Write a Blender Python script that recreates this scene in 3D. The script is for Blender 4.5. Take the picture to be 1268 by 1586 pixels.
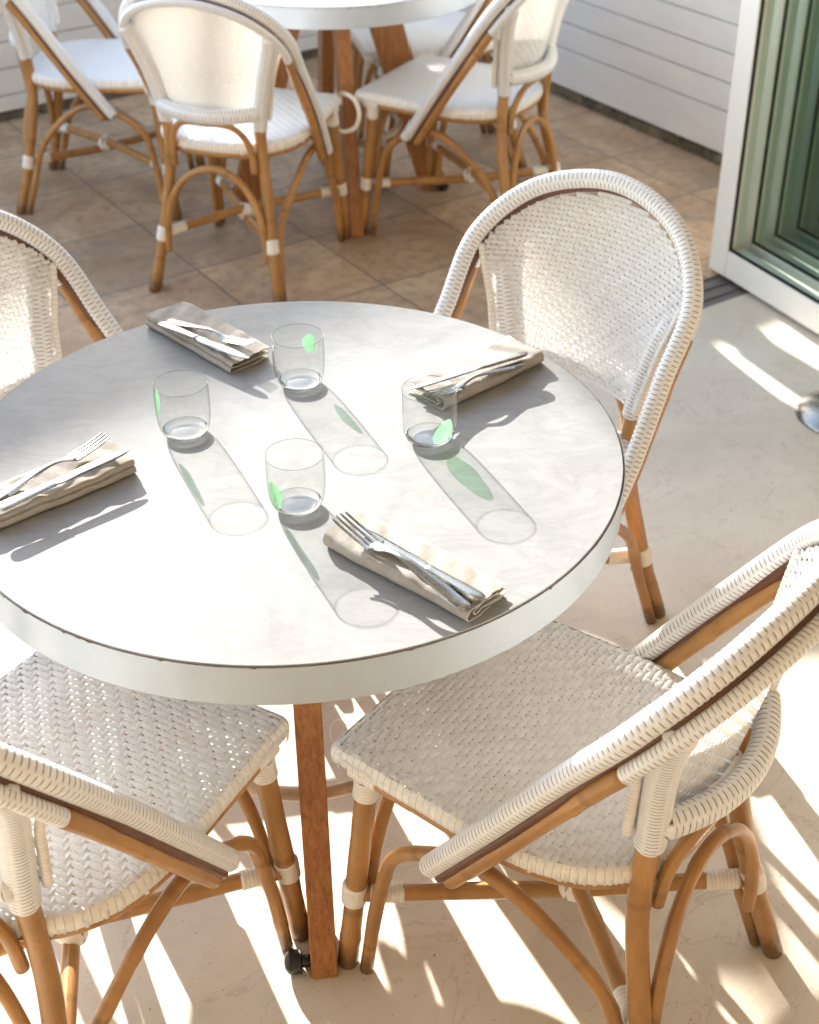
import bpy, math, random
import numpy as np
from mathutils import Vector, Matrix
random.seed(7); rng = np.random.default_rng(7)
PI = math.pi; R = math.radians
for o in list(bpy.data.objects): bpy.data.objects.remove(o)
SC = bpy.context.scene; COL = SC.collection

# ------------------------------------------------------------------ camera
cam = bpy.data.cameras.new('camera'); camo = bpy.data.objects.new('camera', cam); COL.objects.link(camo)
cam.sensor_fit = 'VERTICAL'; cam.sensor_height = 36; cam.lens = 49.92; cam.clip_start = .05; cam.clip_end = 500
th, ro = R(34.8285), R(-0.494)
F = Vector((0, math.cos(th), -math.sin(th))); X = Vector((1, 0, 0)); U0 = X.cross(F)
RR = math.cos(ro)*X + math.sin(ro)*U0; UU = -math.sin(ro)*X + math.cos(ro)*U0
camo.matrix_world = Matrix(((RR.x, UU.x, -F.x, 0), (RR.y, UU.y, -F.y, 0), (RR.z, UU.z, -F.z, 1.8643), (0, 0, 0, 1)))
cam.dof.use_dof = True; cam.dof.focus_distance = 1.98; cam.dof.aperture_fstop = 5.8
SC.camera = camo
# ------------------------------------------------------------------ light
EL, AZ = R(19.3), R(114.1)
sd = Vector((math.cos(EL)*math.cos(AZ), math.cos(EL)*math.sin(AZ), math.sin(EL)))
W = bpy.data.worlds.new('World'); SC.world = W; W.use_nodes = True
nt = W.node_tree; nt.nodes.clear()
sky = nt.nodes.new('ShaderNodeTexSky'); sky.sky_type = 'NISHITA'; sky.sun_disc = False
sky.sun_elevation = EL; sky.sun_rotation = R(-24.1); sky.dust_density = .5; sky.air_density = 1.0; sky.ozone_density = .6
bg = nt.nodes.new('ShaderNodeBackground'); bg.inputs[1].default_value = .15
ow = nt.nodes.new('ShaderNodeOutputWorld'); nt.links.new(sky.outputs[0], bg.inputs[0]); nt.links.new(bg.outputs[0], ow.inputs[0])
sl = bpy.data.lights.new('sun', 'SUN'); sl.energy = 3.3; sl.angle = R(.5); sl.color = (.985, .99, 1.0)
so = bpy.data.objects.new('sun', sl); COL.objects.link(so); so.rotation_euler = (-sd).to_track_quat('-Z', 'Y').to_euler(); sl.cycles.is_caustics_light = True
SC.view_settings.view_transform = 'Standard'; SC.view_settings.look = 'None'; SC.view_settings.exposure = 2.58; SC.view_settings.use_white_balance = True; SC.view_settings.white_balance_temperature = 7400; SC.view_settings.white_balance_tint = 10; SC.view_settings.gamma = 1
SC.cycles.max_bounces = 10; SC.cycles.transparent_max_bounces = 24; SC.cycles.transmission_bounces = 6
SC.cycles.sample_clamp_indirect = 6; SC.cycles.use_denoising = True
SC.cycles.caustics_reflective = True; SC.cycles.blur_glossy = .6

# ------------------------------------------------------------------ materials
class NT:
    def __init__(s, name):
        s.m = bpy.data.materials.new(name); s.m.use_nodes = True; s.t = s.m.node_tree; s.t.nodes.clear()
        s.out = s.n('OutputMaterial')
    def n(s, typ, **kw):
        x = s.t.nodes.new('ShaderNode'+typ)
        for k, v in kw.items():
            if k.startswith('i_'):
                x.inputs[k[2:].replace('_', ' ')].default_value = v
            elif k.startswith('x'): x.inputs[int(k[1:])].default_value = v
            else: setattr(x, k, v)
        return x
    def l(s, a, b): s.t.links.new(a, b)
    def ramp(s, fac, stops):
        r = s.n('ValToRGB'); e = r.color_ramp.elements
        while len(e) < len(stops): e.new(.5)
        for i, (p, c) in enumerate(stops): e[i].position = p; e[i].color = (*c, 1) if len(c) == 3 else c
        s.l(fac, r.inputs[0]); return r.outputs[0]
    def co(s, kind='Object', scale=(1, 1, 1), rot=(0, 0, 0)):
        c = s.n('TexCoord'); m = s.n('Mapping'); m.inputs['Scale'].default_value = scale; m.inputs['Rotation'].default_value = rot
        s.l(c.outputs[kind], m.inputs[0]); return m.outputs[0]
    def noise(s, vec, scale, detail=4, rough=.55, dist=0):
        n = s.n('TexNoise'); n.inputs['Scale'].default_value = scale; n.inputs['Detail'].default_value = detail
        n.inputs['Roughness'].default_value = rough; n.inputs['Distortion'].default_value = dist
        s.l(vec, n.inputs['Vector']); return n.outputs[0]
    def mix(s, fac, a, b, blend='MIX'):
        m = s.n('Mix'); m.data_type = 'RGBA'; m.blend_type = blend
        for v, i in ((fac, 0), (a, 6), (b, 7)):
            if isinstance(v, (int, float)): m.inputs[i].default_value = v
            elif isinstance(v, tuple): m.inputs[i].default_value = (*v, 1)
            else: s.l(v, m.inputs[i])
        return m.outputs[2]
    def math(s, op, a, b=0.0):
        m = s.n('Math', operation=op)
        for v, i in ((a, 0), (b, 1)):
            if isinstance(v, (int, float)): m.inputs[i].default_value = v
            else: s.l(v, m.inputs[i])
        return m.outputs[0]
    def bsdf(s, col, rough=.5, spec=.5, metal=0, bump=None, bs=.2, bd=.001, coat=0, trans=None):
        b = s.n('BsdfPrincipled')
        for v, k in ((col, 'Base Color'), (rough, 'Roughness'), (spec, 'Specular IOR Level'), (metal, 'Metallic'), (coat, 'Coat Weight')):
            if isinstance(v, tuple): b.inputs[k].default_value = (*v, 1)
            elif isinstance(v, (int, float)): b.inputs[k].default_value = v
            else: s.l(v, b.inputs[k])
        b.inputs['Coat Roughness'].default_value = .15
        if bump is not None:
            bn = s.n('Bump'); bn.inputs['Strength'].default_value = bs; bn.inputs['Distance'].default_value = bd
            s.l(bump, bn.inputs['Height']); s.l(bn.outputs[0], b.inputs['Normal'])
        o = b.outputs[0]
        if trans:
            tr = s.n('BsdfTranslucent'); tr.inputs[0].default_value = (*trans[1], 1)
            mx = s.n('MixShader'); mx.inputs[0].default_value = trans[0]; s.l(o, mx.inputs[1]); s.l(tr.outputs[0], mx.inputs[2]); o = mx.outputs[0]
        s.l(o, s.out.inputs[0]); return s.m

M = {}
def rattan(name, a, b, c, rough=.32):
    t = NT(name); uv = t.co('UV', (1, 1, 1)); st = t.co('UV', (6, 40, 1))
    oi = t.n('ObjectInfo')
    n1 = t.noise(st, 6, 5, .6, .3); n2 = t.noise(t.co('UV', (9, .6, 1)), 1.0, 3)
    col = t.ramp(n1, [(.3, c), (.5, a), (.72, b)])
    col = t.mix(t.ramp(n2, [(.4, (0, 0, 0)), (.62, (1, 1, 1))]), col, tuple(x*.78 for x in a))
    # cane joints: dark thin rings at irregular distances
    v = t.n('TexVoronoi', voronoi_dimensions='1D', feature='DISTANCE_TO_EDGE'); sp = t.n('SeparateXYZ'); t.l(uv, sp.inputs[0]); v.inputs['Scale'].default_value = 3.2
    t.l(sp.outputs[0], v.inputs['W']); ring = t.ramp(v.outputs['Distance'], [(0, (1, 1, 1)), (.012, (1, 1, 1)), (.03, (0, 0, 0))])
    col = t.mix(t.math('MULTIPLY', ring, .5), col, tuple(x*.45 for x in a))
    sk = t.ramp(t.noise(t.co('UV', (60, 4, 1)), 1.0, 2), [(.66, (0, 0, 0)), (.74, (1, 1, 1))])
    col = t.mix(t.math('MULTIPLY', sk, .25), col, (.12, .05, .02))
    big = t.noise(t.co('Object'), 7, 4, .6, .5); col = t.mix(t.ramp(big, [(.42, (0, 0, 0)), (.66, (.5, .5, .5))]), col, c)
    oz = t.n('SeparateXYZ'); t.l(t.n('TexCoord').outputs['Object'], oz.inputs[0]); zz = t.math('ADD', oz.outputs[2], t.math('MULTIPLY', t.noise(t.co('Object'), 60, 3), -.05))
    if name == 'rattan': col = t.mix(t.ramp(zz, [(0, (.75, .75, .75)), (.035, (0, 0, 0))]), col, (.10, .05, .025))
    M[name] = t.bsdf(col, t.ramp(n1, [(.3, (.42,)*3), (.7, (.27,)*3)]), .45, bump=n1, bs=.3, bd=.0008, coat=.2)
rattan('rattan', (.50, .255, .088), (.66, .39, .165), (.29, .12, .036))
rattan('rattan_dark', (.16, .06, .03), (.22, .09, .045), (.09, .035, .018), .4)

t = NT('cane_white'); n = t.noise(t.co('Object', (1, 1, 1)), 60, 3); n2 = t.noise(t.co('Object'), 9, 3)
col = t.ramp(n, [(.3, (.75, .75, .745)), (.7, (.87, .875, .885))]); col = t.mix(t.ramp(n2, [(.45, (0, 0, 0)), (.75, (.35, .35, .35))]), col, (.70, .64, .56))
M['cane_white'] = t.bsdf(col, .33, .5, trans=(.24, (.88, .87, .85)))
t = NT('cane_wrap'); uv = t.co('UV'); sp = t.n('SeparateXYZ'); t.l(uv, sp.inputs[0])
row = t.math('FLOOR', sp.outputs[1]); odd = t.math('MODULO', row, 2.0); fs = t.math('FRACT', t.math('ADD', sp.outputs[0], t.math('MULTIPLY', odd, .5)))
dd = t.math('ABSOLUTE', t.math('SUBTRACT', fs, .5)); fp = t.math('ABSOLUTE', t.math('SUBTRACT', t.math('FRACT', sp.outputs[1]), .5))
slit = t.math('MULTIPLY', t.ramp(dd, [(.40, (0, 0, 0)), (.455, (1, 1, 1))]), t.ramp(fp, [(.30, (1, 1, 1)), (.44, (0, 0, 0))]))
n = t.noise(t.co('UV', (.9, .5, 1)), 3, 2); base = t.ramp(n, [(.35, (.74, .745, .745)), (.65, (.855, .865, .88))])
base = t.mix(t.math('MULTIPLY', t.ramp(dd, [(.36, (0, 0, 0)), (.5, (1, 1, 1))]), .22), base, (.45, .38, .30))
M['wrap'] = t.bsdf(t.mix(t.math('MULTIPLY', slit, .95), base, (.10, .07, .045)), .36, .5)
t = NT('cane_binding'); uv = t.co('UV'); br = t.n('TexBrick', offset=0.)
br.inputs['Color1'].default_value = (.85, .82, .77, 1); br.inputs['Color2'].default_value = (.78, .74, .68, 1); br.inputs['Mortar'].default_value = (.34, .26, .18, 1)
br.inputs['Scale'].default_value = 1; br.inputs['Mortar Size'].default_value = .05; br.inputs['Mortar Smooth'].default_value = .8; br.inputs['Brick Width'].default_value = 1; br.inputs['Row Height'].default_value = 50
t.l(uv, br.inputs['Vector']); M['binding'] = t.bsdf(br.outputs[0], .38, .5)

t = NT('marble'); co = t.co('Object', (1, 1, 1), (0, 0, .6))
w = t.noise(t.co('Object', (1, 2.2, 1), (0, 0, .6)), 5.5, 9, .62, 1.6); v1 = t.ramp(w, [(.40, (0, 0, 0)), (.485, (1, 1, 1)), (.52, (.1, .1, .1)), (.6, (0, 0, 0))])
w2 = t.noise(t.co('Object', (1, 3, 1), (0, 0, .5)), 16, 8, .7, 2.2); v2 = t.ramp(w2, [(.47, (0, 0, 0)), (.5, (1, 1, 1)), (.53, (0, 0, 0))])
cl = t.noise(co, 5.2, 9, .68, .9)
col = t.ramp(cl, [(.30, (.245, .252, .262)), (.5, (.30, .308, .318)), (.7, (.33, .337, .347))])
col = t.mix(t.math('MULTIPLY', v1, .26), col, (.18, .19, .19)); col = t.mix(t.math('MULTIPLY', v2, .17), col, (.22, .23, .23))
sp = t.ramp(t.noise(co, 45, 4, .6), [(.62, (0, 0, 0)), (.8, (1, 1, 1))]); col = t.mix(t.math('MULTIPLY', sp, .35), col, (.27, .26, .25))
M['marble'] = t.bsdf(col, t.ramp(cl, [(.3, (.36,)*3), (.7, (.48,)*3)]), .06)
t = NT('white_metal'); n = t.noise(t.co('Object'), 14, 5)
M['band'] = t.bsdf(t.ramp(n, [(.3, (.42, .475, .53)), (.7, (.47, .52, .565))]), .26, .5)
t = NT('bare_edge'); M['edge'] = t.bsdf(t.ramp(t.noise(t.co('Object'), 60, 4), [(.3, (.10, .06, .035)), (.7, (.24, .16, .10))]), .7, .3)
t = NT('hardwood'); g = t.noise(t.co('Object', (30, 30, 2.2)), 5, 6, .65, .4); g2 = t.noise(t.co('Object', (120, 120, 5)), 3, 3)
col = t.ramp(g, [(.28, (.23, .085, .028)), (.5, (.37, .15, .052)), (.72, (.48, .215, .085))]); col = t.mix(t.ramp(g2, [(.55, (0, 0, 0)), (.72, (.5, .5, .5))]), col, (.12, .04, .015))
M['wood'] = t.bsdf(col, .42, .4, bump=g2, bs=.3, bd=.0006)
t = NT('black_rubber'); M['rubber'] = t.bsdf((.012, .012, .012), .35, .5)

t = NT('travertine'); co = t.co('Object'); br = t.n('TexBrick', offset=0.)
mp = t.n('Mapping'); mp.inputs['Location'].default_value = (-1.668 + .411*12, -3.68 + .411*12, 0); t.l(t.n('TexCoord').outputs['Object'], mp.inputs[0])
br.inputs['Scale'].default_value = 1; br.inputs['Brick Width'].default_value = .411; br.inputs['Row Height'].default_value = .411; br.inputs['Mortar Size'].default_value = .0034; br.inputs['Mortar Smooth'].default_value = .4
br.inputs['Color1'].default_value = (.22, .22, .21, 1); br.inputs['Color2'].default_value = (.75, .75, .75, 1); br.inputs['Mortar'].default_value = (0, 0, 0, 1)
wj = t.n('VectorMath', operation='MULTIPLY_ADD'); nz = t.n('TexNoise'); nz.inputs['Scale'].default_value = 14; nz.inputs['Detail'].default_value = 4; t.l(co, nz.inputs['Vector'])
t.l(nz.outputs[1], wj.inputs[0]); wj.inputs[1].default_value = (.006, .006, 0); t.l(mp.outputs[0], wj.inputs[2]); t.l(wj.outputs[0], br.inputs['Vector'])
n1 = t.noise(co, 3.0, 8, .6, .7); n2 = t.noise(co, 26, 6, .65)
stone = t.ramp(n1, [(.28, (.30, .20, .135)), (.5, (.45, .325, .235)), (.72, (.55, .43, .33))])
stone = t.mix(t.ramp(n2, [(.47, (0, 0, 0)), (.66, (.75, .75, .75))]), stone, (.27, .205, .155))
stone = t.mix(.5, stone, t.mix(1, stone, br.outputs[0], 'MULTIPLY')); stone = t.mix(1, stone, (1.42, 1.30, 1.12), 'MULTIPLY')
n3 = t.ramp(t.noise(co, 2.1, 5, .7, 1.2), [(.54, (0, 0, 0)), (.68, (.7, .7, .7))]); stone = t.mix(n3, stone, (.24, .20, .165))
col = t.mix(br.outputs['Fac'], stone, (.16, .125, .10))
M['tile'] = t.bsdf(col, .55, .35, bump=t.math('SUBTRACT', t.math('MULTIPLY', n2, .3), br.outputs['Fac']), bs=.6, bd=.003)
t = NT('microcement'); co = t.co('Object'); n1 = t.noise(co, 2.2, 7, .6, .5); n2 = t.noise(co, 30, 6, .7)
col = t.ramp(n1, [(.3, (.60, .53, .44)), (.55, (.71, .64, .545)), (.75, (.75, .70, .615))])
col = t.mix(t.ramp(n2, [(.5, (0, 0, 0)), (.8, (.35, .35, .35))]), col, (.50, .40, .31))
spk = t.ramp(t.noise(co, 130, 2, .5), [(.715, (0, 0, 0)), (.74, (1, 1, 1))]); col = t.mix(t.math('MULTIPLY', spk, .85), col, (.22, .13, .08))
crk = t.ramp(t.noise(t.co('Object', (1, 1.6, 1)), 2.6, 5, .6, 1.5), [(.492, (0, 0, 0)), (.5, (1, 1, 1)), (.508, (0, 0, 0))]); col = t.mix(t.math('MULTIPLY', crk, .30), col, (.35, .26, .19))
M['cement'] = t.bsdf(col, t.ramp(n1, [(.3, (.45,)*3), (.7, (.62,)*3)]), .16, bump=n2, bs=.15, bd=.001)
t = NT('siding_paint'); n = t.noise(t.co('Object', (1, 1, 4)), 5, 5)
M['siding'] = t.bsdf(t.ramp(n, [(.3, (.70, .685, .66)), (.7, (.76, .745, .72))]), .5, .4)
t = NT('old_stone'); n = t.noise(t.co('Object'), 12, 7, .7)
M['stone'] = t.bsdf(t.ramp(n, [(.35, (.05, .045, .03)), (.55, (.16, .13, .09)), (.75, (.30, .24, .18))]), .8, .3, bump=n, bs=.6, bd=.01)
t = NT('door_paint'); M['door'] = t.bsdf(t.ramp(t.noise(t.co('Object'), 5, 4), [(.3, (.86, .84, .79)), (.7, (.90, .88, .83))]), .35, .5)
t = NT('gasket'); M['gasket'] = t.bsdf((.01, .014, .012), .5, .4)
t = NT('track_metal'); M['track'] = t.bsdf(t.ramp(t.noise(t.co('Object', (1, 30, 1)), 6, 3), [(.3, (.13, .12, .115)), (.7, (.19, .175, .165))]), .5, .5, .3)
def thin_glass(name, tint, edge, refl=.9, rough=0.0, k0=.035, k1=.6):
    t = NT(name); tr = t.n('BsdfTransparent'); gl = t.n('BsdfGlossy'); gl.inputs['Roughness'].default_value = rough; gl.inputs[0].default_value = (refl, refl, refl, 1)
    lw = t.n('LayerWeight'); lw.inputs[0].default_value = .5; f = lw.outputs['Facing']
    t.l(t.ramp(f, [(0, tint), (.60, tint), (.97, edge)]), tr.inputs[0])
    fr = t.math('ADD', t.math('MULTIPLY', t.math('POWER', f, 4.5), k1), k0)
    mx = t.n('MixShader'); t.l(fr, mx.inputs[0]); t.l(tr.outputs[0], mx.inputs[1]); t.l(gl.outputs[0], mx.inputs[2]); t.l(mx.outputs[0], t.out.inputs[0]); M[name] = t.m
thin_glass('drink_glass', (.905, .914, .908), (.52, .55, .54), .95, 0.0, .05, .8)
thin_glass('pane_green', (.66, .755, .71), (.56, .69, .63), .9)
t = NT('solid_glass'); a_ = t.n('BsdfGlass'); a_.inputs['IOR'].default_value = 1.45; a_.inputs['Roughness'].default_value = 0
t.l(a_.outputs[0], t.out.inputs[0]); M['tumbler'] = t.m
t = NT('green_glass'); tr = t.n('BsdfTransparent'); tr.inputs[0].default_value = (.70, .96, .77, 1)
pb = t.n('BsdfPrincipled'); pb.inputs['Base Color'].default_value = (.36, .66, .42, 1); pb.inputs['Roughness'].default_value = .08
tl = t.n('BsdfTranslucent'); tl.inputs[0].default_value = (.42, .72, .48, 1)
m1 = t.n('MixShader'); m1.inputs[0].default_value = .5; t.l(pb.outputs[0], m1.inputs[1]); t.l(tl.outputs[0], m1.inputs[2])
lw = t.n('LayerWeight'); lw.inputs[0].default_value = .5; m2 = t.n('MixShader'); t.l(t.ramp(lw.outputs['Facing'], [(0, (.14,)*3), (1, (.6,)*3)]), m2.inputs[0]); t.l(tr.outputs[0], m2.inputs[1]); t.l(m1.outputs[0], m2.inputs[2]); t.l(m2.outputs[0], t.out.inputs[0]); M['green'] = t.m
t = NT('linen'); uv = t.co('UV', (1, 1, 1)); wv = t.n('TexWave', wave_type='BANDS', bands_direction='X'); wv.inputs['Scale'].default_value = 420; wv.inputs['Distortion'].default_value = 1.5; t.l(uv, wv.inputs[0])
wv2 = t.n('TexWave', wave_type='BANDS', bands_direction='Y'); wv2.inputs['Scale'].default_value = 420; wv2.inputs['Distortion'].default_value = 1.5; t.l(uv, wv2.inputs[0])
h = t.math('ADD', wv.outputs['Fac'], wv2.outputs['Fac']); n = t.noise(t.co('Object'), 90, 4)
col = t.ramp(n, [(.3, (.37, .345, .315)), (.7, (.46, .43, .40))]); col = t.mix(t.ramp(t.noise(t.co('Object', (300, 60, 60)), 3, 2), [(.5, (0, 0, 0)), (.8, (.3, .3, .3))]), col, (.25, .22, .19))
M['linen'] = t.bsdf(col, .9, .1, bump=h, bs=.3, bd=.0005, trans=(.06, (.5, .42, .35)))
t = NT('steel'); n = t.noise(t.co('Object', (1, 1, 1)), 180, 3); M['steel'] = t.bsdf((.27, .26, .24), t.ramp(n, [(.3, (.24,)*3), (.7, (.30,)*3)]), .5, 1.0)
t = NT('dark_bark'); M['bark'] = t.bsdf((.13, .09, .06), .9, .2)
t = NT('leaf'); n = t.noise(t.co('Object'), 3, 3); M['leaf'] = t.bsdf(t.ramp(n, [(.3, (.045, .085, .025)), (.7, (.09, .14, .04))]), .5, .4, trans=(.3, (.10, .16, .04)))
t = NT('plaster'); M['plaster'] = t.bsdf(t.ramp(t.noise(t.co('Object'), 3, 5), [(.3, (.46, .40, .33)), (.7, (.52, .46, .385))]), .8, .2)
t = NT('soil'); M['ground'] = t.bsdf(t.ramp(t.noise(t.co('Object'), 1.5, 6), [(.3, (.30, .24, .18)), (.7, (.40, .33, .26))]), .9, .2)

# ------------------------------------------------------------------ mesh helpers
class MB:
    def __init__(s): s.v = []; s.f = []; s.uv = []; s.n = 0
    def add(s, V, Fc, UV=None):
        V = np.asarray(V, float).reshape(-1, 3); s.v.append(V); s.f += [tuple(int(i)+s.n for i in q) for q in Fc]
        s.uv.append(np.zeros((len(V), 2)) if UV is None else np.asarray(UV, float)); s.n += len(V)
    def grid(s, P, UV=None, closed=False, flip=False):
        a, b = P.shape[:2]; idx = np.arange(a*b).reshape(a, b)
        A = idx[:-1, :-1].ravel(); B = idx[1:, :-1].ravel(); C = idx[1:, 1:].ravel(); D = idx[:-1, 1:].ravel()
        q = np.stack([A, B, C, D], 1)
        if closed:
            q = np.vstack([q, np.stack([idx[:-1, -1], idx[1:, -1], idx[1:, 0], idx[:-1, 0]], 1)])
        if flip: q = q[:, ::-1]
        s.add(P.reshape(-1, 3), q.tolist(), None if UV is None else UV.reshape(-1, 2))
    def box(s, c, d, rz=0, bevel=0):
        c = np.array(c, float); d = np.array(d, float)/2; bv = min(bevel, d.min()*.9)
        if bv <= 0:
            V = np.array([(x, y, z) for x in (-1, 1) for y in (-1, 1) for z in (-1, 1)])*d
            Fc = [(0, 1, 3, 2), (4, 6, 7, 5), (0, 4, 5, 1), (2, 3, 7, 6), (0, 2, 6, 4), (1, 5, 7, 3)]
        else:
            V = []; Fc = []
            ids = {}
            for sx in (-1, 1):
                for sy in (-1, 1):
                    for sz in (-1, 1):
                        for ax in range(3):
                            p = np.array([sx, sy, sz])*(d-bv); p[ax] += (sx, sy, sz)[ax]*bv; ids[(sx, sy, sz, ax)] = len(V); V.append(p)
            g = lambda *k: ids[k]
            for ax in range(3):
                o1, o2 = [i for i in range(3) if i != ax]
                for sg in (-1, 1):
                    q = []
                    for a, b in ((-1, -1), (1, -1), (1, 1), (-1, 1)):
                        k = [0, 0, 0]; k[ax] = sg; k[o1] = a; k[o2] = b; q.append(ids[(*k, ax)])
                    if (sg < 0) != (ax == 1): q = q[::-1]
                    Fc.append(tuple(q))
                for a in (-1, 1):
                    for b in (-1, 1):
                        k0 = [0]*3; k1 = [0]*3; k0[ax] = -1; k1[ax] = 1
                        for k in (k0, k1): k[o1] = a; k[o2] = b
                        q = [ids[(*k0, o1)], ids[(*k1, o1)], ids[(*k1, o2)], ids[(*k0, o2)]]; Fc.append(tuple(q))
            for sx in (-1, 1):
                for sy in (-1, 1):
                    for sz in (-1, 1): Fc.append(tuple(ids[(sx, sy, sz, a)] for a in range(3)))
            V = np.array(V)
        cr, sr = math.cos(rz), math.sin(rz); V = np.stack([V[:, 0]*cr-V[:, 1]*sr, V[:, 0]*sr+V[:, 1]*cr, V[:, 2]], 1)+c
        s.add(V, Fc)
    def build(s, name, mat, parent=None, smooth=True, auto=None, fix=False):
        me = bpy.data.meshes.new(name); V = np.vstack(s.v); me.from_pydata(V.tolist(), [], s.f); UV = np.vstack(s.uv)
        ul = me.uv_layers.new(name='UVMap'); li = np.empty(len(me.loops), int); me.loops.foreach_get('vertex_index', li)
        ul.data.foreach_set('uv', UV[li].astype(np.float32).ravel())
        me.materials.append(M[mat]); me.polygons.foreach_set('use_smooth', [smooth]*len(me.polygons))
        if fix:
            import bmesh
            b = bmesh.new(); b.from_mesh(me); bmesh.ops.recalc_face_normals(b, faces=b.faces); b.to_mesh(me); b.free()
        if auto is not None:
            try: me.set_sharp_from_angle(angle=R(auto))
            except Exception: pass
        me.update(); o = bpy.data.objects.new(name, me); COL.objects.link(o)
        if parent is not None: o.parent = parent
        return o
def catmull(P, n=10):
    P = np.asarray(P, float)
    if len(P) == 2: return np.array([P[0]+(P[1]-P[0])*t for t in np.linspace(0, 1, n+1)])
    P = np.vstack([2*P[0]-P[1], P, 2*P[-1]-P[-2]]); out = []; u = np.linspace(0, 1, n, endpoint=False)[:, None]
    for i in range(1, len(P)-2):
        a, b, c, d = P[i-1:i+3]; out.append(.5*(2*b+(-a+c)*u+(2*a-5*b+4*c-d)*u*u+(-a+3*b-3*c+d)*u**3))
    out.append(P[-2][None]); return np.vstack(out)
def arclen(P): return np.concatenate([[0], np.cumsum(np.linalg.norm(np.diff(P, axis=0), axis=1))])
def resample(P, step=None, n=None):
    s = arclen(P); n = n or max(2, int(round(s[-1]/step))+1); q = np.linspace(0, s[-1], n)
    return np.stack([np.interp(q, s, P[:, i]) for i in range(3)], 1)
def frames(P, up=(0, 0, 1)):
    T = np.gradient(P, axis=0); T /= np.linalg.norm(T, axis=1)[:, None]
    N = np.zeros_like(P); u = np.array(up, float)
    if abs(T[0]@u) > .95: u = np.array([1., 0, 0])
    n = u-T[0]*(T[0]@u); n /= np.linalg.norm(n); N[0] = n
    for i in range(1, len(P)):
        n = n-T[i]*(n@T[i]); n /= np.linalg.norm(n); N[i] = n
    return T, N, np.cross(T, N)
def tube(mb, P, r, seg=12, rb=None, fun=None, uvf=None, cap=True, up=(0, 0, 1), off=0.):
    """r: radius (scalar/array); rb: radius along binormal; fun(s, phi)->radial add"""
    s = arclen(P); T, N, B = frames(P, up); ph = np.linspace(0, 2*PI, seg, endpoint=False)
    ra = np.broadcast_to(np.asarray(r, float), s.shape); rbb = ra if rb is None else np.broadcast_to(np.asarray(rb, float), s.shape)
    S, PH = np.meshgrid(s, ph, indexing='ij'); D = fun(S, PH) if fun is not None else 0*S
    V = P[:, None]+N[:, None]*((ra[:, None]+D)*np.cos(PH))[..., None]+B[:, None]*((rbb[:, None]+D)*np.sin(PH))[..., None]
    UV = np.stack([S+off, PH/(2*PI)], -1) if uvf is None else np.stack(uvf(S, PH), -1)
    if cap:   # rounded ends
        k = float(np.mean(ra))*.35
        e0 = P[0]-T[0]*k+(V[0]-P[0])*.6; e1 = P[-1]+T[-1]*k+(V[-1]-P[-1])*.6
        c0 = np.repeat((P[0]-T[0]*k*1.25)[None], seg, 0); c1 = np.repeat((P[-1]+T[-1]*k*1.25)[None], seg, 0)
        V = np.vstack([c0[None], e0[None], V, e1[None], c1[None]]); UV = np.concatenate([UV[:1], UV[:1], UV, UV[-1:], UV[-1:]])
    UV2 = np.concatenate([UV, UV[:, :1]+np.array([0, 1.0 if uvf is None else 0])], 1)
    if uvf is not None: UV2[:, -1] = np.stack(uvf(np.concatenate([S[:1], S[:1], S, S[-1:], S[-1:]])[:, 0] if cap else S[:, 0], np.full(len(V), 2*PI)), -1)
    V2 = np.concatenate([V, V[:, :1]], 1)
    mb.grid(V2, UV2, flip=True)
def woven(a=.0085, n=6, h=.0011):
    def fun(S, PH):
        row = np.floor(PH/(2*PI)*n); fs = (S/a+.5*(row % 2)) % 1; fp = (PH/(2*PI)*n) % 1
        return h*(1-np.abs(2*fs-1)**4)-h*.5
    return fun, (lambda S, PH: (S/a, PH/(2*PI)*n))
def wtube(mb, P, r, a=.0085, n=6, h=.0011, rb=None, up=(0, 0, 1), sub=5):
    P = resample(P, a/sub); f, u = woven(a, n, h); tube(mb, P, r, n*5, rb, f, u, up=up)
def bind(mb, P, r, a=.006, h=.0008, rb=None, up=(0, 0, 1)):
    P = resample(P, a/5); f = lambda S, PH: h*(1-np.abs(2*((S/a+.12*np.sin(PH)) % 1)-1)**3)
    tube(mb, P, r, 18, rb, f, lambda S, PH: (S/a+.12*np.sin(PH), 0*PH+.5), up=up)
def cane(mb, P, r, knots=True, seg=14, n=10):
    P = resample(catmull(P, n), .012); s = arclen(P); rr = np.full(len(P), float(r)); rr += .0004*np.sin(s*31+random.random()*6)
    if knots:
        for k in np.arange(random.random()*.2+.05, s[-1], .26): rr += .0011*np.exp(-((s-k)/.008)**2)
    tube(mb, P, rr, seg, off=random.random()*40)
def empty(name, loc=(0, 0, 0), rz=0):
    o = bpy.data.objects.new(name, None); COL.objects.link(o); o.location = loc; o.rotation_euler = (0, 0, rz); o.empty_display_size = .1; return o
def tag(o, label=None, cat=None, group=None, kind=None):
    if label: o['label'] = label
    if cat: o['category'] = cat
    if group: o['group'] = group
    if kind: o['kind'] = kind
    return o
ROT = R(33.5)
def W2(u, v): return (u*math.cos(ROT)-v*math.sin(ROT), u*math.sin(ROT)+v*math.cos(ROT))
def uvobj(o): o.rotation_euler = (0, 0, ROT); return o
def sheet(name, u0, u1, v0, v1, z, mat):
    mb = MB(); mb.add([(u0, v0, z), (u1, v0, z), (u1, v1, z), (u0, v1, z)], [(0, 1, 2, 3)]); return tag(uvobj(mb.build(name, mat, smooth=False)), kind='structure')

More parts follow.
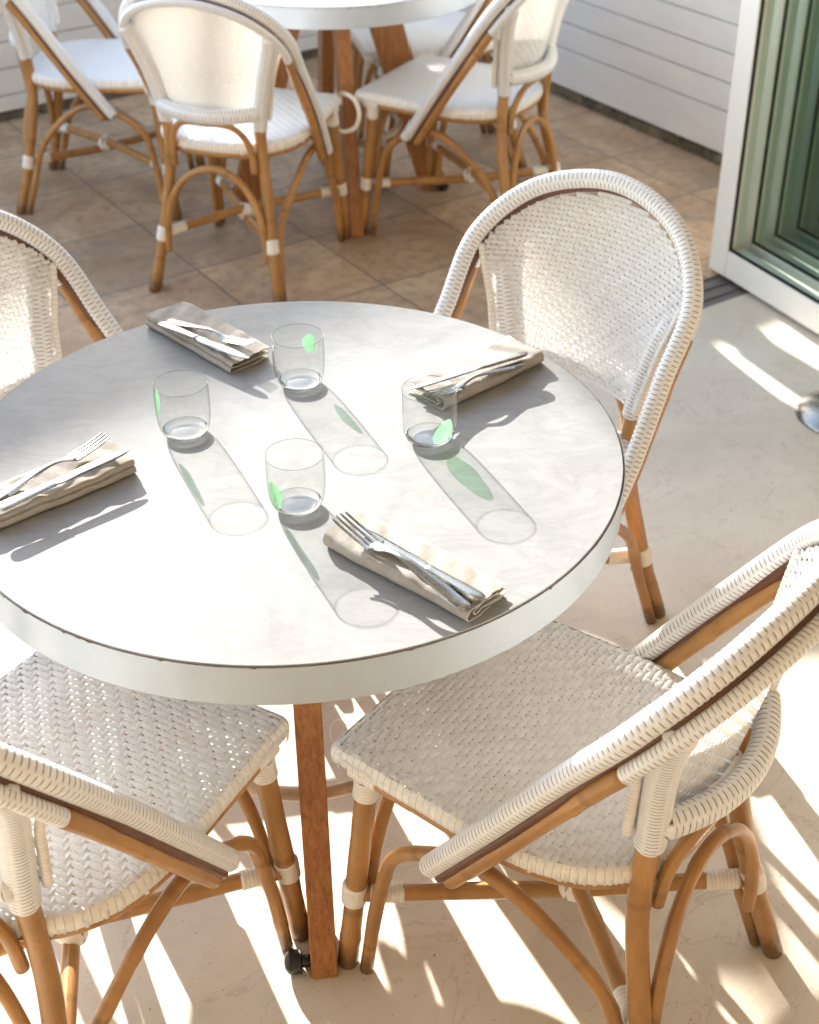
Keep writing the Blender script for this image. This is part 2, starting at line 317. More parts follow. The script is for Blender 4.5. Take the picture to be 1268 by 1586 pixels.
# ------------------------------------------------------------------ setting
sheet('ground', -60, 60, -60, 60, -.03, 'ground')
sheet('terrace_floor', -6, 3.6, 2.74, 5.3, 0.0, 'tile')
sheet('floor', -6, 6, -5, 2.61, 0.0, 'cement')
mb = MB(); mb.box((0, 2.70, -.012), (12, .18, .022), bevel=.002)
for k in range(3): mb.box((0, 2.645+.05*k, .0005), (12, .006, .006))
tag(uvobj(mb.build('door_track', 'track', smooth=False)), 'dark metal sliding track let into the floor between cream floor and tiles', 'door track')
def siding(name, length, zs, ztop, label):
    """boards along +x, outer face toward -y, local origin at wall foot"""
    root = empty(name); mb = MB(); z = zs[0]
    for z0, z1 in zip(zs[:-1], zs[1:]):
        P = [(0.004, z0), (0.004, z0+.0035), (-.0085, z0+.004), (-.0100, z0+.0055), (-.0095, z1-.0005), (-.006, z1), (0.004, z1)]
        a = np.array([[(0, y, zz) for y, zz in P], [(length, y, zz) for y, zz in P]]); mb.grid(a, flip=True)
    o = mb.build('siding_boards', 'siding', root, auto=30)
    mb = MB(); mb.box((length/2, .075, ztop/2-.01), (length, .13, ztop+.02)); mb.build('wall_core', 'siding', root, smooth=False)
    mb = MB(); x = 0
    while x < length:
        w = random.uniform(.25, .5); w = min(w, length-x); mb.box((x+w/2, .03, zs[0]/2-.002), (w-.006, .07+random.uniform(-.006, .006), zs[0]-.006), bevel=.004); x += w
    mb.build('stone_plinth', 'stone', root, smooth=False)
    tag(root, label[0], label[1]); return root
zs = [.045, .195]+[.195+.0975*k for k in range(1, 26)]
wr = siding('boarded_wall', 3.2, zs, 2.55, ('tall white boarded wall with dark stone plinth behind the glass door', 'wall'))
x, y = W2(3.57, 5.28); wr.location = (x, y, 0); wr.rotation_euler = (0, 0, ROT-PI/2)
zl = [.0955-.06+.0, .0955]+[.0955+.0985*k for k in range(1, 10)]
wl = siding('boarded_wall', 8.7, zl, 1.02, ('low white boarded wall closing the back of the terrace', 'wall'))
x, y = W2(-4.95, 5.285); wl.location = (x, y, 0); wl.rotation_euler = (0, 0, ROT)
tag(wr, group='white boarded walls round the terrace'); tag(wl, group='white boarded walls round the terrace')

CEIL = 1
if CEIL:
    mb = MB(); mb.box((0, -1.2, 2.85), (12.4, 7.7, .2)); tag(uvobj(mb.build('ceiling', 'plaster', smooth=False)), kind='structure')
    mb = MB(); mb.box((0, -5.1, 1.375), (12.4, .2, 2.75)); tag(uvobj(mb.build('wall_back', 'plaster', smooth=False)), kind='structure')
    mb = MB(); mb.box((-6.1, -1.2, 1.375), (.2, 7.6, 2.75)); tag(uvobj(mb.build('wall_left', 'plaster', smooth=False)), kind='structure')
    mb = MB(); mb.box((6.1, -1.2, 1.375), (.2, 7.6, 2.75)); tag(uvobj(mb.build('wall_right', 'plaster', smooth=False)), kind='structure')
# unseen blockers added beyond the low wall to cast soft tabletop shade
def sunpos(sc, D): return (sc*.913-D*.408, sc*.408+D*.913)
def leaf_cloud(mb, n, fn, size):
    c = np.array([fn() for _ in range(n)]); a = rng.normal(size=(n, 3)); a /= np.linalg.norm(a, axis=1)[:, None]; b = np.cross(a, rng.normal(size=(n, 3))); b /= np.linalg.norm(b, axis=1)[:, None]
    sz = size*rng.uniform(.6, 1.3, n)[:, None]; V = np.stack([c-a*sz, c-b*sz*.45, c+a*sz, c+b*sz*.45], 1).reshape(-1, 3); i = np.arange(n)*4; mb.add(V, np.stack([i, i+1, i+2, i+3], 1).tolist())
def in_sun(sc, D, z): x, y = sunpos(sc, D); return (x, y, z)
rt = empty('sun_blocker_frame', in_sun(0, 14, 0)); bx, by, _ = in_sun(0, 14, 0); an = math.atan2(.408, .913)
mb = MB(); V = []
for dD in (-.1, .1):
    for sc, h_ in ((-1.6, .40), (1.03, -.02), (1.03, -.15), (-1.6, -.15)):
        x, y = sunpos(sc, 14+dD); V.append((x-bx, y-by, h_+4.903))
mb.add(V, [(0, 1, 2, 3), (7, 6, 5, 4), (0, 4, 5, 1), (1, 5, 6, 2), (2, 6, 7, 3), (3, 7, 4, 0)]); mb.build('beam', 'wood', rt, smooth=False, fix=True)
for sc in (-1.55, 1.07):
    x, y = sunpos(sc, 14); mb = MB(); mb.box((x-bx, y-by, 2.45), (.08, .12, 4.9), an, .005); mb.build('post', 'wood', rt, smooth=False)
tag(rt, 'unseen tall timber frame added beyond the terrace wall to shade the tabletop', 'sun_blocker_frame')
rt = empty('sun_blocker_tree', in_sun(2.1, 14.6, 0)); bx, by, _ = in_sun(2.1, 14.6, 0)  # unseen leaf clusters on a trunk, added to shade the table's right side
CL = [(1.22, .20, .20), (1.12, .34, .10), (1.38, .30, .16), (1.30, .02, .10), (1.5, .5, .2), (1.62, .25, .2), (1.8, .6, .25)]
def tp():
    sc, h_, r_ = CL[rng.integers(len(CL))]; d = rng.normal(size=3); d *= r_*rng.uniform(.2, 1)/np.linalg.norm(d); x, y = sunpos(sc+d[0], 14.6+d[1]); return (x-bx, y-by, h_+5.113+d[2])
mb = MB(); leaf_cloud(mb, 9000, tp, .035); mb.build('crown', 'leaf', rt, smooth=False)
mb = MB(); tube(mb, catmull([(0, 0, 0), (.05, 0, 2), (0, .03, 3.6), (.05, 0, 5.3)], 6), np.linspace(.07, .025, 19), 10)
for sc, h_, r_ in CL:
    x, y = sunpos(sc, 14.6); tube(mb, catmull([(0.02, .02, 3.9), ((x-bx)*.5, (y-by)*.5, 4.5+h_*.4), (x-bx, y-by, h_+5.1)], 5), np.linspace(.022, .008, 11), 7)
mb.build('trunk', 'bark', rt); tag(rt, 'unseen leafy blocker added beyond the terrace wall to shade the tabletop', 'sun_blocker_tree')
# folding glass door: stacked leaves opened inwards
def door_leaf(u, v, ang, label, Lw=.85, H=2.25):
    root = empty('glass_door', (*W2(u, v), 0), ROT+ang)      # leaf runs along local +x; seen face toward -y... (camera side)
    mb = MB(); s, b, T = .078, .085, .055; z0 = .012
    mb.box((s/2, 0, z0+H/2), (s, T, H), bevel=.003); mb.box((Lw-s/2, 0, z0+H/2), (s, T, H), bevel=.003)
    mb.box((Lw/2, 0, z0+b/2), (Lw-2*s, T-.003, b), bevel=.003); mb.box((Lw/2, 0, z0+H-b/2), (Lw-2*s, T-.003, b), bevel=.003)
    mb.build('frame', 'door', root, smooth=False)
    mb = MB(); g = .009
    for sy in (-1,):
        yy = sy*(T/2-.006)
        mb.box((s+g/2, yy, z0+H/2), (g, .006, H-2*b)); mb.box((Lw-s-g/2, yy, z0+H/2), (g, .006, H-2*b))
        mb.box((Lw/2, yy, z0+b+g/2), (Lw-2*s-2*g, .006, g)); mb.box((Lw/2, yy, z0+H-b-g/2), (Lw-2*s-2*g, .006, g))
    mb.build('gasket', 'gasket', root, smooth=False)
    mb = MB(); mb.add([(s, 0, z0+b), (Lw-s, 0, z0+b), (Lw-s, 0, z0+H-b), (s, 0, z0+H-b)], [(0, 1, 2, 3)]); mb.build('pane', 'pane_green', root, smooth=False)
    return tag(root, label, 'glass door', 'stacked folding glass doors')
da = -PI/2-.113
labels = ['front glass door leaf of the folded stack, its white frame corner nearest the chairs', 'second glass door leaf, seen through the first pane of the folded stack', 'third glass door leaf, seen through two panes of the folded stack', 'fourth glass door leaf, greenish behind three panes', 'rearmost glass door leaf of the folded stack, darkest green']
for i, lb in enumerate(labels):
    door_leaf(2.962+.094*i, 2.785-.0*i, da, lb)

# round chrome stand base at the right edge
root = empty('stand', (1.103, 3.09, 0)); mb = MB()
pr = [(0, .040), (.022, .040), (.05, .037), (.085, .028), (.110, .016), (.121, .006), (.121, 0)]
def lathe(mb, pr, seg=64, c=(0, 0), closed=False):
    a = np.linspace(0, 2*PI, seg+1); P = np.array(pr); V = np.stack([c[0]+P[:, 0][:, None]*np.cos(a), c[1]+P[:, 0][:, None]*np.sin(a), np.repeat(P[:, 1][:, None], seg+1, 1)], -1)
    mb.grid(V, np.stack([np.repeat(P[:, 1][:, None], seg+1, 1), np.repeat(a[None]/6.28, len(P), 0)], -1))
lathe(mb, pr); mb.build('base', 'steel', root, fix=True)
mb = MB(); tube(mb, np.array([(0, 0, .02), (0, 0, .6), (0, 0, 1.2)]), .012, 20); mb.build('pole', 'steel', root)
tag(root, 'round polished steel stand base on the cream floor by the glass doors', 'stand')

# ------------------------------------------------------------------ chair
HZ = [(.229, .069, .347), (.241, -.034, .50), (.238, -.129, .64), (.232, -.215, .76), (.148, -.286, .85), (0, -.316, .886)]
def hoop_path():
    P = np.array(HZ); Q = P[::-1].copy(); Q[:, 0] *= -1; return resample(catmull(np.vstack([P, Q[1:]]), 16), .004)
HP = hoop_path(); NV = np.array([0, -.822, -.569])
inw = -np.stack([HP[:, 0]*1.0, 0*HP[:, 0], (HP[:, 2]-.60)*1.0*(HP[:, 2] > .6)], 1); inw /= np.maximum(np.linalg.norm(inw, axis=1), 1e-6)[:, None]
HPOLE = HP+NV*.0325+inw*.005; HSTRIP = HP+NV*.0145+inw*.0125*np.clip((HP[:, 2]-.62)/.1, 0, 1)[:, None]+NV*.0055*(1-np.clip((HP[:, 2]-.62)/.1, 0, 1))[:, None]
def panel_y(x, z):
    k = np.interp(z, [.53, .87], [.083, .055]); return -.262-(z-.53)*.215+(np.asarray(x)/.2)**2*k
def sym(P): P = np.array(P, float); Q = P.copy(); Q[:, 0] *= -1; return Q
UPR = [(.199, -.292, .002), (.186, -.270, .08), (.171, -.246, .169), (.150, -.212, .33), (.141, -.205, .43), (.144, -.2115, .52), (.168, -.224, .635), (.195, -.243, .720), (.207, -.258, .764)]
def hw(y):
    a = .2145 if y > .19 else .2145+.0075*min(1, (.19-y)/.15)
    if y > .242: a -= .018*(1-math.sqrt(max(0, 1-((y-.242)/.018)**2)))
    if y < 0: a = .222*max(0, 1-(-y/.236)**2.6)**(1/2.6)
    return a
YB, YF = -.236, .260
def yext(x):
    ax = abs(x)
    y0 = -.236*max(0, 1-(ax/.222)**2.6)**(1/2.6)
    y1 = .260 if ax < .1965 else .242+math.sqrt(max(0, .018**2-(ax-.1965)**2))
    return y0, y1
ZS, RO = .4555, .017
def fold(t0, t1, r=RO, tail=.012, step=.0038):
    """param positions along a strand that folds down at both ends: returns (pos, drop, inward)"""
    m = t1-t0; q = np.arange(t0+r, t1-r, step); mid = np.stack([q, 0*q], 1); a = np.linspace(0, PI/2, 6)
    e1 = np.stack([t1-r+r*np.sin(a), r*(1-np.cos(a))], 1); e1 = np.vstack([e1, [t1-.001, r+tail*.5], [t1-.004, r+tail]])
    e0 = e1.copy(); e0[:, 0] = t0+t1-e1[:, 0]
    return np.vstack([e0[::-1], mid, e1])
def tri(x): return np.abs(((x) % 1)-.5)*2
def twill(i, q):
    """height of warp strand i at continuous weft coordinate q: over for 2, under for 1"""
    p = (q+i) % 3
    return np.where(p < 1, -np.sin(p*PI), np.where(p < 3, np.sin((p-1)/2*PI)**.6, 0))
def ribbon(mb, C, Nn, w, th=.0009, uo=0):
    """C centre pts, Nn normals; flat cane strip"""
    T = np.gradient(C, axis=0); T /= np.linalg.norm(T, axis=1)[:, None]+1e-12; B = np.cross(T, Nn); B /= np.linalg.norm(B, axis=1)[:, None]+1e-12
    prof = [(-1, -.7), (-.72, .75), (0, 1), (.72, .75), (1, -.7)]
    V = np.stack([C+B*(a*w)+Nn*(b*th) for a, b in prof], 1); s = arclen(C)
    mb.grid(V, np.stack([np.repeat(s[:, None], 5, 1), np.repeat(np.array([[0, .25, .5, .75, 1]]), len(C), 0)+uo], -1), flip=True)
def seat_weave(pitch=.0108, w=.0050):
    mb = MB(); H = .0009
    def surf(x, y, dx, dy):   # analytic surface: dx, dy = drops already accounted
        return np.stack([x, y, ZS-.004*np.exp(-((x/.13)**2+((y-.02)/.14)**2))-np.minimum(np.hypot(dx, dy), RO+.02)], -1)
    nx = int(.222/pitch)
    for i in range(-nx, nx+1):
        x = i*pitch; y0, y1 = yext(x)
        if y1-y0 < .06: continue
        f = fold(y0, y1); y = f[:, 0]; d = f[:, 1]
        hwv = np.array([hw(v) for v in y]); g = np.maximum(RO-(hwv-abs(x)), 0); g = np.minimum(g, RO*.98); sd_ = RO-np.sqrt(RO**2-g**2)
        C = surf(np.full_like(y, x), y, sd_, d)
        Nn = np.stack([np.sign(x)*g/RO, np.zeros_like(y), np.sqrt(1-(g/RO)**2)], 1)
        e1 = np.clip((y-(y1-RO))/RO, 0, 1); e0 = np.clip(((y0+RO)-y)/RO, 0, 1); Nn[:, 1] = e1-e0; Nn[:, 2] *= np.sqrt(np.clip(1-(e1+e0)**2, 0.0, 1)); Nn /= np.linalg.norm(Nn, axis=1)[:, None]
        C = C-Nn*(H*twill(i, y/pitch+99))[:, None]; ribbon(mb, C, Nn, w*.70)
    for j in range(int(YB/pitch), int(YF/pitch)+1):
        y = j*pitch; h = hw(y)
        if h < .03: continue
        f = fold(-h, h); x = f[:, 0]; d = f[:, 1]
        ye = np.array([yext(v) for v in x]); g = np.maximum(RO-(ye[:, 1]-y), 0); g2 = np.maximum(RO-(y-ye[:, 0]), 0); gg = np.minimum(np.maximum(g, g2), RO*.98); sg = np.where(g > g2, 1, -1)
        C = surf(x, np.full_like(x, y), RO-np.sqrt(RO**2-gg**2), d)
        Nn = np.stack([np.zeros_like(x), sg*gg/RO, np.sqrt(1-(gg/RO)**2)], 1)
        e1 = np.clip((x-(h-RO))/RO, 0, 1); e0 = np.clip(((-h+RO)-x)/RO, 0, 1); Nn[:, 0] = e1-e0; Nn[:, 2] *= np.sqrt(np.clip(1-(e1+e0)**2, 0, 1)); Nn /= np.linalg.norm(Nn, axis=1)[:, None]
        # smooth opposite phase: weft over where warp under
        q = x/pitch; hh = twill(j+99, q); C = C-Nn*0; C = C+Nn*(H*hh*1.0)[:, None]; ribbon(mb, C, Nn, w)
    return mb
def panel_weave(pitch=.0090, w=.0040):
    mb = MB(); H = .0008
    hx = HPOLE[:, 0]; hz = HPOLE[:, 2]; top = hz > .66
    cx = hx[top]; cz = hz[top]; o = np.argsort(cx); cx = cx[o]; cz = cz[o]
    uz = [p[2] for p in UPR[5:]]+[.80]; ux = [p[0]+.017 for p in UPR[5:]]+[.25]
    ztop = lambda x: np.interp(x, cx, cz)-.009
    def halfw(z):
        a = np.interp(z, uz, ux); zz = hz[hx > 0]; xx = hx[hx > 0]; k = np.argsort(zz); b = np.interp(z+.004, zz[k], xx[k])-.007 if z > .69 else 9
        return min(a, b)
    def nrm(x, z):
        e = 1e-3; dx = (panel_y(x+e, z)-panel_y(x-e, z))/(2*e); dz = (panel_y(x, z+e)-panel_y(x, z-e))/(2*e)
        n = np.stack([-dx, 1+0*dx, -dz], -1); return n/np.linalg.norm(n, axis=-1)[..., None]
    zb = .522
    for i in range(-int(.222/pitch), int(.222/pitch)+1):
        x = i*pitch; z1 = float(ztop(x)); z0 = zb
        if abs(x) > .158: z0 = float(np.interp(abs(x), ux, uz))
        if z1-z0 < .02: continue
        z = np.arange(z0, z1, pitch/3); X_ = np.full_like(z, x); C = np.stack([X_, panel_y(X_, z)+.0240-.0125*np.clip((z-.72)/.08, 0, 1), z], 1); N_ = nrm(X_, z)
        C = C-N_*(H*twill(i, z/pitch))[:, None]; ribbon(mb, C, N_, w*.82)
    for j in range(int(zb/pitch), int(.87/pitch)+1):
        z = j*pitch; h = halfw(z)
        if h < .02: continue
        x = np.arange(-h, h, pitch/3); Z_ = np.full_like(x, z); C = np.stack([x, panel_y(x, Z_)+.0240-.0125*np.clip((Z_-.72)/.08, 0, 1), Z_], 1); N_ = nrm(x, Z_)
        C = C+N_*(H*twill(j, x/pitch))[:, None]; ribbon(mb, C, N_, w)
    return mb
def make_chair():
    rt = empty('rattan_chair')
    O = []
    for x in np.linspace(0, .19, 12): O.append((x, yext(x)[1]))
    for a in np.linspace(.15, PI/2, 5): O.append((.1965+.018*math.sin(a), .242+.018*math.cos(a)))
    for y in np.linspace(.22, .0, 12): O.append((hw(y), y))
    for a in np.linspace(.12, PI/2, 16): O.append((.222*math.cos(a)**(2/2.6), -.236*math.sin(a)**(2/2.6)))
    O = np.array(O); O = np.vstack([O, (O*[-1, 1])[::-1][1:]]); O = resample(np.column_stack([O, 0*O[:, 0]]), .0112/5)
    s_ = arclen(O); T_ = np.gradient(O, axis=0); T_ /= np.linalg.norm(T_, axis=1)[:, None]; out = np.stack([-T_[:, 1], T_[:, 0], 0*s_], 1); rp = .0007*(1-np.abs(2*((s_/.0112) % 1)-1)**3)
    P = []
    for a in np.linspace(.62, PI/2, 6): P.append((-(RO-RO*math.sin(a)), ZS-RO+RO*math.cos(a)))
    P += [(0, ZS-RO-.005), (-.0015, ZS-RO-.011), (-.006, ZS-RO-.0145), (-.016, ZS-RO-.0145)]
    V = np.stack([O+out*(q+.0008+rp)[:, None]+np.array([0, 0, z+.0008]) for q, z in P], 1)
    UV = np.stack([np.repeat((s_/.0112)[:, None], len(P), 1), np.full((len(O), len(P)), .5)], -1)
    mb = MB(); mb.grid(V, UV); mb.build('seat_edge', 'binding', rt, fix=True)
    seat_weave().build('seat', 'cane_white', rt)
    panel_weave().build('back_panel', 'cane_white', rt)
    mb = MB(); wtube(mb, HP, .0168, a=.0088, n=6, rb=.0160, up=(1, 0, 0)); mb.build('hoop', 'wrap', rt)
    mb = MB(); tube(mb, resample(HSTRIP, .01), .0085, 10); mb.build('hoop_core', 'rattan_dark', rt)
    i0 = int(np.argmax(HPOLE[:, 2] > .690)); i1 = len(HPOLE)-1-int(np.argmax(HPOLE[::-1, 2] > .690))
    mb = MB(); wtube(mb, HPOLE[i0:i1], .0112, a=.007, n=4, h=.0008, up=(1, 0, 0)); mb.build('back_rim', 'wrap', rt)
    for A in (HPOLE[:i0+3], HPOLE[i1-3:][::-1]):
        A = A.copy(); A[0:2] = A[2]; mb = MB(); cane(mb, A[2::6], .0128, n=2); mb.build('arm_rail', 'rattan', rt)
    for sg in (1, -1):
        P = np.array(UPR); P[:, 0] *= sg
        mb = MB(); cane(mb, P[:7], .0162, seg=16); mb.build('leg', 'rattan', rt)
        c = catmull(P, 14); c = c[c[:, 2] > .497]; mb = MB(); wtube(mb, c, .0205, a=.0078, n=6, h=.001, up=(1, 0, 0)); mb.build('upright_wrap', 'wrap', rt)
        zz = np.linspace(.520, .742, 14); xx = np.interp(zz, [p[2] for p in UPR[5:]], [p[0] for p in UPR[5:]])+.0165
        mb = MB(); bind(mb, np.stack([sg*xx, panel_y(xx, zz)+.0205, zz], 1), .0062, a=.0092, up=(1, 0, 0)); mb.build('panel_edge', 'binding', rt)
        mb = MB(); cane(mb, [(sg*.218, .236, .002), (sg*.208, .2185, .2), (sg*.198, .200, .41)], .0162, seg=16); mb.build('leg', 'rattan', rt)
    x = np.linspace(-.143, .143, 15); P = np.stack([x, panel_y(x, .545)-.004, .540+0*x+.006*np.abs(x/.143)**2], 1)
    mb = MB(); wtube(mb, P, .021, a=.0095, n=6, h=.0012, rb=.018, up=(0, 0, 1)); mb.build('bottom_rail', 'wrap', rt)
    # seat ring
    def ring(inset=.013, z=.422):
        ys = []
        for y in np.linspace(.222, -.02, 10): ys.append((hw(y)-inset, y, z))
        for a in np.linspace(.1, PI-.1, 22):
            ca, sa = math.cos(a), math.sin(a); e = 2/2.6
            ys.append(((.222-inset)*np.sign(ca)*abs(ca)**e, -(.236-inset)*sa**e, z))
        for y in np.linspace(-.02, .222, 10): ys.append((-(hw(y)-inset), y, z))
        return np.array(ys)
    mb = MB(); P = resample(catmull(ring(), 3), .012); tube(mb, P, .0125, 14, off=3.3); cane(mb, [(-.196, .222, .42), (0, .226, .42), (.196, .222, .42)], .0125); mb.build('seat_frame', 'rattan', rt)
    for sg in (1, -1):   # side braces, floor to floor
        P = [(.212, .203, .003), (.207, .186, .14), (.200, .170, .235), (.201, .150, .285), (.207, .10, .332), (.210, .02, .372), (.205, -.06, .352), (.193, -.14, .285), (.180, -.195, .21), (.184, -.222, .13), (.200, -.262, .003)]
        mb = MB(); P = np.array(P); P[:, 0] *= sg; cane(mb, P, .0110, n=6, seg=12); mb.build('side_brace', 'rattan', rt)
    P = [(.156, -.254, .12), (.150, -.252, .20), (.132, -.247, .275), (.095, -.240, .335), (.045, -.234, .368), (0, -.232, .376)]; P = P+[(-a, b, c) for a, b, c in P[-2::-1]]
    mb = MB(); cane(mb, P, .0105, n=6, seg=12); mb.build('back_brace', 'rattan', rt)
    P = [(.184, .212, .15), (.176, .209, .23), (.150, .206, .31), (.10, .206, .37), (.04, .207, .395), (0, .207, .397)]; P = P+[(-a, b, c) for a, b, c in P[-2::-1]]
    mb = MB(); cane(mb, P, .0105, n=6, seg=12); mb.build('front_brace', 'rattan', rt)
    P = [(.122, -.222, .375), (.120, -.228, .43), (.108, -.238, .475), (.08, -.251, .508), (.04, -.262, .520), (0, -.266, .521)]; P = P+[(-a, b, c) for a, b, c in P[-2::-1]]
    mb = MB(); cane(mb, P, .0095, n=6, seg=12); mb.build('upper_brace', 'rattan', rt)
    # stretchers
    for sg, dz in ((1, .0125), (-1, -.0125)):
        a = np.array([sg*.209, .2195, .166]); b = np.array([-sg*.171, -.246, .169]); m = np.array([0, -.035, .170+dz])
        P = catmull([a, a*.5+m*.5, m, b*.5+m*.5, b], 6); mb = MB(); cane(mb, P[::3], .0132, n=3, seg=14); mb.build('stretcher', 'rattan', rt)
        for e, f_ in ((a, m), (b, m)):
            d = (f_-e)/np.linalg.norm(f_-e); mb = MB(); bind(mb, np.array([e+d*.022, e+d*.045, e+d*.07]), .0148); mb.build('binding', 'binding', rt)
    mb = MB(); bind(mb, np.array([(-.015, -.035, .170), (0, -.035, .170), (.015, -.035, .170)]), .0255, rb=.021); mb.build('binding', 'binding', rt)
    for sg in (1, -1):
        mb = MB(); bind(mb, np.array([(sg*.2112, .2235, .150), (sg*.2105, .2225, .166), (sg*.2095, .2215, .184)]), .0185, up=(1, 0, 0)); mb.build('binding', 'binding', rt)
        mb = MB(); bind(mb, np.array([(sg*.1745, -.2505, .150), (sg*.1715, -.247, .168), (sg*.1685, -.243, .186)]), .0185, up=(1, 0, 0)); mb.build('binding', 'binding', rt)
        mb = MB(); bind(mb, np.array([(sg*.1995, .203, .378), (sg*.1985, .201, .395), (sg*.198, .200, .414)]), .0185, up=(1, 0, 0)); mb.build('binding', 'binding', rt)
        mb = MB(); bind(mb, np.array([(sg*.2005, .176, .422), (sg*.2005, .20, .422), (sg*.199, .222, .422)]), .0150); mb.build('binding', 'binding', rt)
    return rt
proto = make_chair()
KIDS = list(proto.children)
def copy_chair(loc, yaw):
    r = proto.copy(); COL.objects.link(r); r.location = loc; r.rotation_euler = (0, 0, yaw)
    for ch in KIDS:
        c = ch.copy(); COL.objects.link(c); c.parent = r
    return r
CH = [((.217, 1.467), .921, 'woven chair at front right, seat under the near marble table, back cut by right edge', 'near'),
      ((-.486, 1.396), 5.757-2*PI, 'woven chair cut by the lower left photo corner, seat half under the near table', 'near'),
      ((.174, 2.201), 2.45, 'woven chair facing us across the near table, whole round back in view by the door', 'near'),
      ((-.564, 2.143), -2.023, 'woven chair at the left photo edge behind the near table, half its back in view', 'near'),
      ((-.472, 4.059), 5.972-2*PI, 'rattan chair seen squarely from behind, back to us, at the far table on the tiles', 'far'),
      ((.172, 4.322), 1.055, 'rattan chair side-on to the right of the far table, in front of the boarded wall', 'far'),
      ((-.971, 4.607), -1.642, 'rattan chair side-on at the top left corner, facing right towards the far table', 'far'),
      ((.079, 4.894), 1.80, 'rattan chair mostly hidden at the far side of the far table, sunlit seat corner showing', 'far')]
for i, (p, yaw, lb, g) in enumerate(CH):
    if i == 0:
        o = proto; o.location = (*p, 0); o.rotation_euler = (0, 0, yaw)
    else: o = copy_chair((*p, 0), yaw)
    tag(o, lb, 'chair', 'white woven rattan bistro chairs')
    if i == 0: chairB = o
# loose strand end on the first chair's seat
mb = MB(); tube(mb, catmull([(-.165, .262, .452), (-.168, .272, .462), (-.176, .279, .458), (-.185, .277, .445), (-.190, .268, .436)], 8), .0007, 6); mb.build('loose_strand', 'cane_white', chairB)
mb = MB(); P = catmull([(.0, 0, 0), (.02, -.01, .012), (.058, -.012, -.012), (.075, -.02, -.062), (.06, -.03, -.108), (.022, -.03, -.125), (-.012, -.02, -.12)], 8)
tube(mb, P, .0085, 10); lp = mb.build('cord_loop', 'binding'); ca, sa = math.cos(5.972), math.sin(5.972)
lp.scale = (.82, .82, .82); lp.location = (-.472+ca*.205-sa*.245, 4.059+sa*.205+ca*.245, .452); tag(lp, 'thick white cord loop hanging at the seat corner of a far chair', 'cord loop')

t = NT('cane_lit'); col = t.ramp(t.noise(t.co('Object'), 60, 3), [(.3, (.87, .865, .85)), (.7, (.92, .915, .90))]); M['cane_lit'] = t.bsdf(col, .33, .5, trans=(.14, (.9, .88, .84)))  # paler copy of cane_white: brighter terrace light put into far seats and backs
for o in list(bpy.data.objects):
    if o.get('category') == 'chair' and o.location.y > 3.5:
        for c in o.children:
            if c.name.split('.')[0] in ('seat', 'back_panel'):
                c.material_slots[0].link = 'OBJECT'; c.material_slots[0].material = M['cane_lit']

# ------------------------------------------------------------------ tables
def make_table(cx, cy, a0, label):
    rt = empty('round_table', (cx, cy, 0), 0); Rr = .4866; Z = .75
    mb = MB(); lathe(mb, [(0, Z), (.15, Z), (.3, Z), (.42, Z), (.4828, Z), (.4838, Z-.0012), (.4838, Z-.02), (0, Z-.02)], 160); mt = mb.build('marble_top', 'marble', rt, auto=40); mt.cycles.is_caustics_receiver = True
    a = np.linspace(0, 2*PI, 721); chip = np.zeros_like(a)
    for k in range(46):
        c = rng.uniform(0, 2*PI); w_ = rng.uniform(.002, .011); chip += rng.uniform(.0006, .003)*np.exp(-(((a-c+PI) % (2*PI)-PI)/w_)**4)
    prf = lambda r, z, k=0: np.stack([r*np.cos(a), r*np.sin(a), z-k*chip], 1)
    mb = MB(); V = np.stack([prf(.4838, Z-.02), prf(.4841, Z-.0022), prf(.4856, Z-.0018), prf(.4858, Z-.012)]); mb.grid(V, flip=True); mb.build('bare_edge', 'edge', rt)
    mb = MB(); V = np.stack([prf(.4859, Z-.010), prf(.4859, Z-.0020, 1), prf(.4866, Z-.0026, 1), prf(.4866, Z-.03), prf(.4866, Z-.0605), prf(.4856, Z-.0615), prf(.470, Z-.0615), prf(.470, Z-.03)]); mb.grid(V, flip=True); mb.build('rim_band', 'band', rt, auto=40)
    mb = MB(); lathe(mb, [(0, Z-.048), (.471, Z-.048)], 96); mb.build('underside', 'band', rt, smooth=False)
    # spread slab legs
    for k in range(4):
        an = a0+k*PI/2; d = np.array([math.cos(an), math.sin(an)]); tt = np.array([-d[1], d[0]])*.0205
        mb = MB(); V = []
        for z, r0, r1 in ((0.001, .275, .365), (.70, .07, .185)):
            for r_, s_ in ((r0, -1), (r1, -1), (r1, 1), (r0, 1)): V.append((*(d*r_+tt*s_), z))
        V = np.array(V); Fc = [(0, 3, 2, 1), (4, 5, 6, 7), (0, 1, 5, 4), (1, 2, 6, 5), (2, 3, 7, 6), (3, 0, 4, 7)]
        mb.add(V, Fc); lo = mb.build('leg', 'wood', rt, smooth=False, fix=True)
        bv = lo.modifiers.new('bevel', 'BEVEL'); bv.width = .0025; bv.segments = 2
        mb = MB(); q = d*.300+tt*1.0*(-1)
        P0 = np.array([*(d*.343-tt*.9), .020]); P1 = np.array([*(d*.343-tt*2.7), .020])
        tube(mb, np.array([P0, P0*.6+P1*.4, P0*.55+P1*.45, P1*.9+P0*.1, P1]), np.array([.010, .010, .0195, .0195, .0175]), 16); mb.build('glide', 'rubber', rt, auto=50)
    mb = MB(); a_ = np.linspace(0, 2*PI, 97); P = np.stack([.205*np.cos(a_), .205*np.sin(a_), 0*a_+.245], 1); tube(mb, P, .0115, 14, cap=False); mb.build('foot_ring', 'rattan_pale', rt)
    mb = MB(); mb.box((0, 0, .694), (.36, .07, .016), a0, .003); mb.box((0, 0, .692), (.07, .36, .014), a0, .003); mb.build('top_support', 'wood', rt, smooth=False)
    return tag(rt, label, 'table', 'round marble tables')
rattan('rattan_pale', (.72, .58, .42), (.80, .68, .53), (.62, .46, .30))
TX, TY = -.1731, 1.7673
